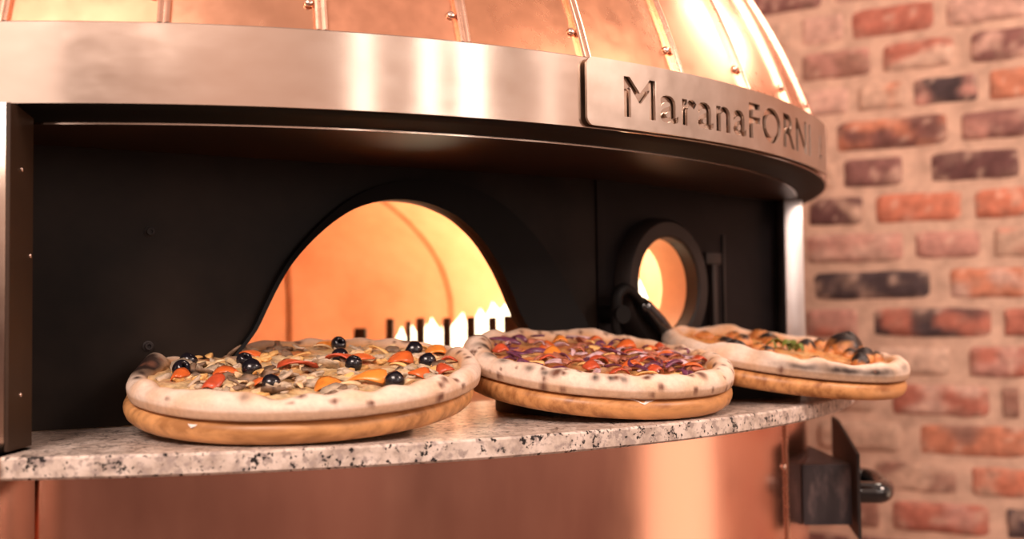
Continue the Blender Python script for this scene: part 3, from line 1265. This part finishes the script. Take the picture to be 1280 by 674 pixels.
for i, (x, y, L) in enumerate(PP):
    x, y = clampr(x, y, .150)
    put(slab(L * 1.08, .017 + .006 * rg.random(), .0034, .0040, rg.uniform(-.5, .5), i, .2, rg.uniform(-.4, .4)), 'pepper_strip', M['pepper2' if i in (1, 2, 6, 7) else ('pepper' if i % 3 else 'tomato')], p1,
        x, y, tz1(x, y) + .0040, rg.uniform(-.35, .55), rg.uniform(-.15, .15), rg.uniform(-.5, .5))
for i in range(44):
    x, y = spot(rg, .146, OL, .011)
    put(mush_mesh(rg.uniform(.011, .021), .0020, i), 'mushroom_slice', M['mush_d' if rg.random() < .38 else 'mush'], p1, x, y, tz1(x, y) + .0026, rg.uniform(-.6, .6), rg.uniform(-.6, .6), rg.uniform(0, 6.2))
for i in range(90):
    x, y = spot(rg, .147, OL, .010)
    put(chunk(rg.uniform(.005, .0095), i), 'filling_chunk', M[rg.choice(['mush', 'mush', 'mush_d', 'arti', 'cheese', 'cheese'])], p1, x, y, tz1(x, y) + .0012, rg.uniform(-.3, .3), rg.uniform(-.3, .3), rg.uniform(0, 6.2))
for i in range(22):
    x, y = spot(rg, .148, OL, .011)
    put(slab(rg.uniform(.014, .030), rg.uniform(.004, .008), .0022, rg.uniform(.001, .005), rg.uniform(-1.2, 1.2), 50 + i, .5, rg.uniform(-.6, .6)), 'artichoke_leaf',
        M['arti' if rg.random() < .7 else 'cheese'], p1, x, y, tz1(x, y) + .0028, rg.uniform(-.5, .5), rg.uniform(-.3, .3), rg.uniform(0, 6.2))

# ---- pizza two: red onion, bacon, peppers
C2, n2_, R2 = board('serving_board', .0974, 1.2945, .1605, 8.63, 33, 'round wooden board in the middle under the red onion pizza', M['wood'], G1,
                    'black stand under the middle board of the red onion pizza', .040, .098)
p2, tz2 = pizza(C2, n2_, R2, (-.0005, 0), .1615, 'middle pizza topped with purple onion strips and red peppers', 2, 9, .027, .0225,
                [(148, .30, .016, .26, 1.4), (163, .3, .010, .2, 1.1), (178, .4, .008, .16, .9), (190, .5, .008, .12, .8), (205, .6, .006, .1, .85), (212, .62, .006, .1, .85), (232, .62, .005, .1, .9),
                 (238, .58, .005, .1, .9), (243, .62, .005, .1, .8), (100, .1, .01, .1, .5), (110, .1, .01, .1, .4)],
                [(152, .16, .013), (60, .2, .004), (95, .2, .005), (120, .12, .007), (330, .3, .003)],
                [(.60, .20, .07), (.70, .36, .13), (.48, .12, .06), (.74, .50, .26)], 130)
rg = random.Random(23)
for i in range(66):
    x, y = spot(rg, .128)
    L = rg.uniform(.022, .045)
    put(slab(L, rg.uniform(.004, .0085), .0019, rg.uniform(.001, .006), rg.uniform(-2.2, 2.2), 200 + i, .4, rg.uniform(-.5, .5)), 'onion_strip', M['onion_l' if rg.random() < .3 else 'onion'], p2,
        x, y, tz2(x, y) + rg.uniform(.0025, .0075), rg.uniform(-1.1, 1.1), rg.uniform(-.25, .25), rg.uniform(0, 6.2))
P2 = [(-.1084, .0431, .022), (-.0487, .022, .030), (.0472, -.0113, .032), (.0656, -.0974, .030), (-.0621, -.0713, .022), (-.0067, -.073, .032), (-.0533, -.1099, .026), (.0956, .0128, .018),
      (.1203, .0262, .016), (.0144, .098, .02), (.0425, -.0423, .023), (.0661, .0903, .02), (.105, -.062, .026), (.03, .02, .03), (-.02, -.03, .028), (.08, .045, .026), (.055, -.075, .03), (-.03, .06, .024), (.0, -.105, .024), (.09, -.02, .03), (-.085, -.02, .024)]
for i, (x, y, L) in enumerate(P2):
    x, y = clampr(x, y, .126)
    put(slab(L, .014, .003, .005, rg.uniform(-.4, .4), 300 + i, .2, .3), 'pepper_piece', M['pepper2' if i in (1, 9) else ('pepper' if i % 2 else 'tomato')], p2, x, y, tz2(x, y) + .0058,
        rg.uniform(-.2, .6), rg.uniform(-.2, .2), rg.uniform(-.5, .5))
for i in range(44):
    x, y = spot(rg, .128)
    put(slab(rg.uniform(.014, .028), rg.uniform(.008, .013), .0028, rg.uniform(.001, .004), rg.uniform(-.5, .5), 400 + i, .3, rg.uniform(-.5, .5), .3), 'bacon_piece', M['bacon' if rg.random() < .75 else 'cheese'], p2,
        x, y, tz2(x, y) + .0052, rg.uniform(-.4, .4), rg.uniform(-.3, .3), rg.uniform(0, 6.2))

# ---- pizza three: charred blisters, herbs
C3, n3, R3 = board('serving_board', .3640, 1.4830, .1640, 8.78, 50.6, 'round wooden board at the right overhanging the end of the granite shelf', M['wood'], G1,
                   'black stand under the right board at the end of the shelf', .068, .090)
p3, tz3 = pizza(C3, n3, R3, (.001, 0), .1650, 'rightmost pizza with charred blisters and a green herb sprig', 3, 15, .024, .0215,
                [(232, .74, .034, .15, 1.1), (252, .76, .038, .13, 1.0), (212, .76, .032, .12, .8), (275, .66, .02, .12, .5), (195, .6, .015, .15, .35)],
                [(60, .2, .003), (180, .25, .003), (280, .3, .002)],
                [(.66, .27, .07), (.74, .38, .13), (.58, .17, .045), (.78, .52, .26)], 16)


def blister(r, h, seed, dark):
    bm = bmesh.new()
    cl = bm.verts.layers.float_color.new('Col')
    sd = Vector((seed * 5.1, 0, 0))
    rings = []
    for j in range(9):
        q = j / 8 * pi / 2
        ring = []
        for k in range(22):
            a = 2 * pi * k / 22
            nz = noise.noise(Vector((cos(a) * 1.5, sin(a) * 1.5, q)) + sd)
            rr = r * cos(q) * (1 + .16 * nz) + .0002
            z = h * sin(q) * (1 + .12 * nz)
            v = bm.verts.new((rr * cos(a), rr * sin(a), z))
            f = noise.noise(Vector((cos(a) * 2, sin(a) * 2, q * 3 + 4)) + sd)
            c = lerp3((.68, .28, .075), (.60, .19, .05), f + .5)
            c = lerp3(c, (.018, .011, .010), (sin(q) - (1 - dark) + .35 * f) * 4.0)
            v[cl] = (*c, 1)
            ring.append(v)
        rings.append(ring)
    for a, b in zip(rings, rings[1:]):
        for k in range(22):
            bm.faces.new((a[k], a[(k + 1) % 22], b[(k + 1) % 22], b[k]))
    bm.faces.new(rings[-1])
    bm.faces.new(list(reversed(rings[0])))
    bmesh.ops.recalc_face_normals(bm, faces=bm.faces)
    return bm


rg = random.Random(31)
BL = [(.092, -.050, .044, .60, .024), (-.115, .012, .028, .65, .013), (-.07, .05, .024, .55, .010), (.075, .06, .026, .55, .011), (.048, -.012, .024, .65, .013), (.0217, -.1041, .027, .5, .016), (-.0205, -.1165, .019, .8, .012), (.0631, -.0691, .018, .45, .010), (.045, -.012, .022, .45, .012), (.0856, -.0961, .018, .4, .010),
      (.1001, .0746, .020, .2, .010), (-.0116, .0554, .026, .30, .010), (-.0361, .0787, .022, .1, .008), (-.0822, -.0163, .020, .35, .010), (-.1148, .0363, .018, .1, .007), (.1006, .0847, .028, .15, .010),
      (.1382, .0049, .02, .3, .010), (-.060, -.075, .018, .1, .007), (-.0199, .1105, .026, .1, .008), (-.1167, -.0248, .016, .25, .007), (.0717, -.040, .018, .3, .009), (-.085, .030, .020, .5, .011),
      (-.05, .01, .02, .2, .008), (.03, .09, .022, .15, .009), (.06, .045, .024, .2, .010), (.10, -.03, .02, .35, .010)]
for i, (x, y, d, dk, h) in enumerate(BL):
    x, y = clampr(x, y, .134)
    put(blister(d * .62, h * 1.35, i, min(.8, dk * 1.15)), 'cheese_blister', M['topsurf'], p3, x, y, tz3(x, y) - .0015, 0, 0, rg.uniform(0, 6))
for i, (x, y, L) in enumerate([(.0072, .0042, .026), (-.002, .010, .022), (.016, -.006, .022), (-.0068, -.0259, .018), (.004, -.020, .016), (-.0471, -.0047, .014), (.020, .006, .018), (.0, -.004, .020)]):
    put(slab(L, L * .5, .0012, .006, rg.uniform(-.4, .4), 600 + i, .8, .6, .5), 'herb_leaf', M['herb'], p3, x, y, tz3(x, y) + .006 + .001 * (i % 3), rg.uniform(-.5, .5), rg.uniform(-.3, .3), rg.uniform(0, 6))


# ---- corners of baking paper under two crusts
def paper(C, n, R, rad, a, label, tip):
    base = C + n * (TB + .0003)
    o = empty('baking_paper', base, label, 'paper', 'baking paper under the pizzas', Matrix.Translation(base) @ R)
    bm = bmesh.new()
    top = []
    N = 96
    pl = []
    for k in range(N):
        t = 2 * pi * k / N
        d = (t - radians(a) + pi) % (2 * pi) - pi
        r = rad + max(0, tip * (1 - abs(d) * rad / (tip * 1.35)))
        droop = -.6 * max(0, r - rad - .004) if r > rad + .002 else 0
        pl.append((r * cos(t), r * sin(t), droop))
    A = [bm.verts.new((x, y, z + .0010)) for x, y, z in pl]
    B = [bm.verts.new((x, y, z)) for x, y, z in pl]
    bm.faces.new(A)
    bm.faces.new(list(reversed(B)))
    for k in range(N):
        q = (k + 1) % N
        bm.faces.new((A[q], A[k], B[k], B[q]))
    bmesh.ops.triangulate(bm, faces=[f for f in bm.faces if len(f.verts) > 4])
    link('paper_sheet', bm, M['paper'], o, local=True, smooth=False)


paper(C1, n1, R1, .166, 247, 'white paper corner peeking out under the olive pizza', .016)
paper(C2, n2_, R2, .149, 252, 'white paper corner peeking out under the red onion pizza', .0125)

# ------------------------------------------------------------------ light


def area(name, loc, target, sx, sy, power, col):
    L = bpy.data.lights.new(name, 'AREA')
    L.shape = 'RECTANGLE'
    L.size, L.size_y = sx, sy
    L.energy = power
    L.color = col
    o = bpy.data.objects.new(name, L)
    COL.objects.link(o)
    o.location = loc
    o.rotation_euler = (Vector(target) - Vector(loc)).to_track_quat('-Z', 'Y').to_euler()
    return o


def point(name, loc, power, col, r=.05):
    L = bpy.data.lights.new(name, 'POINT')
    L.energy = power
    L.color = col
    L.shadow_soft_size = r
    o = bpy.data.objects.new(name, L)
    COL.objects.link(o)
    o.location = loc
    return o


# tall windows behind and to the right of the viewer
def winpos(a, d, z, ref=(-.05, 1.05)):
    return (ref[0] + d * sin(radians(a)), ref[1] - d * cos(radians(a)), z)


PINK = (1.0, .80, .70)
WHITE = (1.0, .88, .80)
for a, w, p in ((28.5, .10, 2.6), (41.0, .065, 2.9), (49.3, .085, 4.6), (65, .10, 1.0)):
    area('window_light', winpos(a, 2.6, 2.0), (-.05, 1.05, 1.5), w, 1.5, p, WHITE)
# broad soft key light, added high in front, clear of the band's reflection
area('key_light', (-.9, -1.3, 2.95), (0, 1.3, 1.1), 1.5, 1.0, 104, PINK)
# unseen soft light added far left for the band's pale reflection
area('window_light', (-1.7, -2.2, 1.95), (-.3, 1.0, 1.4), .9, 1.2, 4.0, PINK)
# lamps beside the brick wall, then an added low light
area('wall_lamp', (1.02, 1.91, 2.19), (.30, 1.33, 1.55), .26, .30, 3.2, (1.0, .80, .64))
area('wall_lamp', (1.9, .6, 2.5), (.9, 2.44, 1.2), .6, .6, 36, (1.0, .74, .62))
area('added_base_light', (2.0, 1.42, .60), (.3, 1.25, .95), .7, .8, 3.2, (1.0, .66, .46))  # added warm light that makes the bright spot on the copper base
# fire
point('fire_light', (-.12, 2.30, 1.20), 2.2, (1.0, .46, .22), .05)
point('fire_light', (.07, 2.20, 1.18), 4.2, (1.0, .62, .40), .04)
pn_ = LV(.195, .190, -.115)
point('burner_light', pn_, .5, (1.0, .70, .48), .03)

W = bpy.data.worlds.new('room')
SC.world = W
W.use_nodes = True
nt = W.node_tree
bg = nt.nodes['Background']
tc = nt.nodes.new('ShaderNodeTexCoord')
sp = nt.nodes.new('ShaderNodeSeparateXYZ')
nt.links.new(tc.outputs['Generated'], sp.inputs[0])
rp = nt.nodes.new('ShaderNodeValToRGB')
els = rp.color_ramp.elements
stops = [(0.0, (.12, .06, .045)), (.42, (.23, .120, .092)), (.52, (.66, .41, .32)), (.66, (.80, .52, .41)), (1.0, (.80, .54, .44))]
while len(els) < len(stops):
    els.new(.5)
for e_, (p_, c_) in zip(els, stops):
    e_.position = p_
    e_.color = (*c_, 1)
mp = nt.nodes.new('ShaderNodeMapRange')
mp.inputs['From Min'].default_value = -1
mp.inputs['From Max'].default_value = 1
nt.links.new(sp.outputs['Z'], mp.inputs['Value'])
nt.links.new(mp.outputs[0], rp.inputs['Fac'])
ns = nt.nodes.new('ShaderNodeTexNoise')
ns.inputs['Scale'].default_value = 2.6
ns.inputs['Detail'].default_value = 2
nt.links.new(tc.outputs['Generated'], ns.inputs['Vector'])
r2 = nt.nodes.new('ShaderNodeValToRGB')
r2.color_ramp.elements[0].position = .38
r2.color_ramp.elements[0].color = (.45, .45, .45, 1)
r2.color_ramp.elements[1].position = .64
r2.color_ramp.elements[1].color = (1.35, 1.35, 1.35, 1)
nt.links.new(ns.outputs['Fac'], r2.inputs['Fac'])
mx = nt.nodes.new('ShaderNodeMix')
mx.data_type = 'RGBA'
mx.blend_type = 'MULTIPLY'
mx.inputs[0].default_value = 1
nt.links.new(rp.outputs[0], mx.inputs[6])
nt.links.new(r2.outputs[0], mx.inputs[7])
nt.links.new(mx.outputs[2], bg.inputs['Color'])
bg.inputs['Strength'].default_value = 1.0

# ------------------------------------------------------------------ camera
cam = bpy.data.cameras.new('camera')
cam.sensor_width = 36
cam.lens = 1350 / 1280 * 36
cam.clip_start = .02
cam.dof.use_dof = True
cam.dof.focus_distance = 1.12
cam.dof.aperture_fstop = 3.0
co = bpy.data.objects.new('camera', cam)
COL.objects.link(co)
co.matrix_world = Matrix.Translation((0, 0, 1.21766)) @ Matrix.Rotation(radians(90) + .0402, 4, 'X') @ Matrix.Rotation(-.0118, 4, 'Z')
SC.camera = co

vs = SC.view_settings
vs.view_transform = 'Standard'
vs.look = 'None'
vs.exposure = 0.0
vs.gamma = 1.0
vs.use_curve_mapping = False
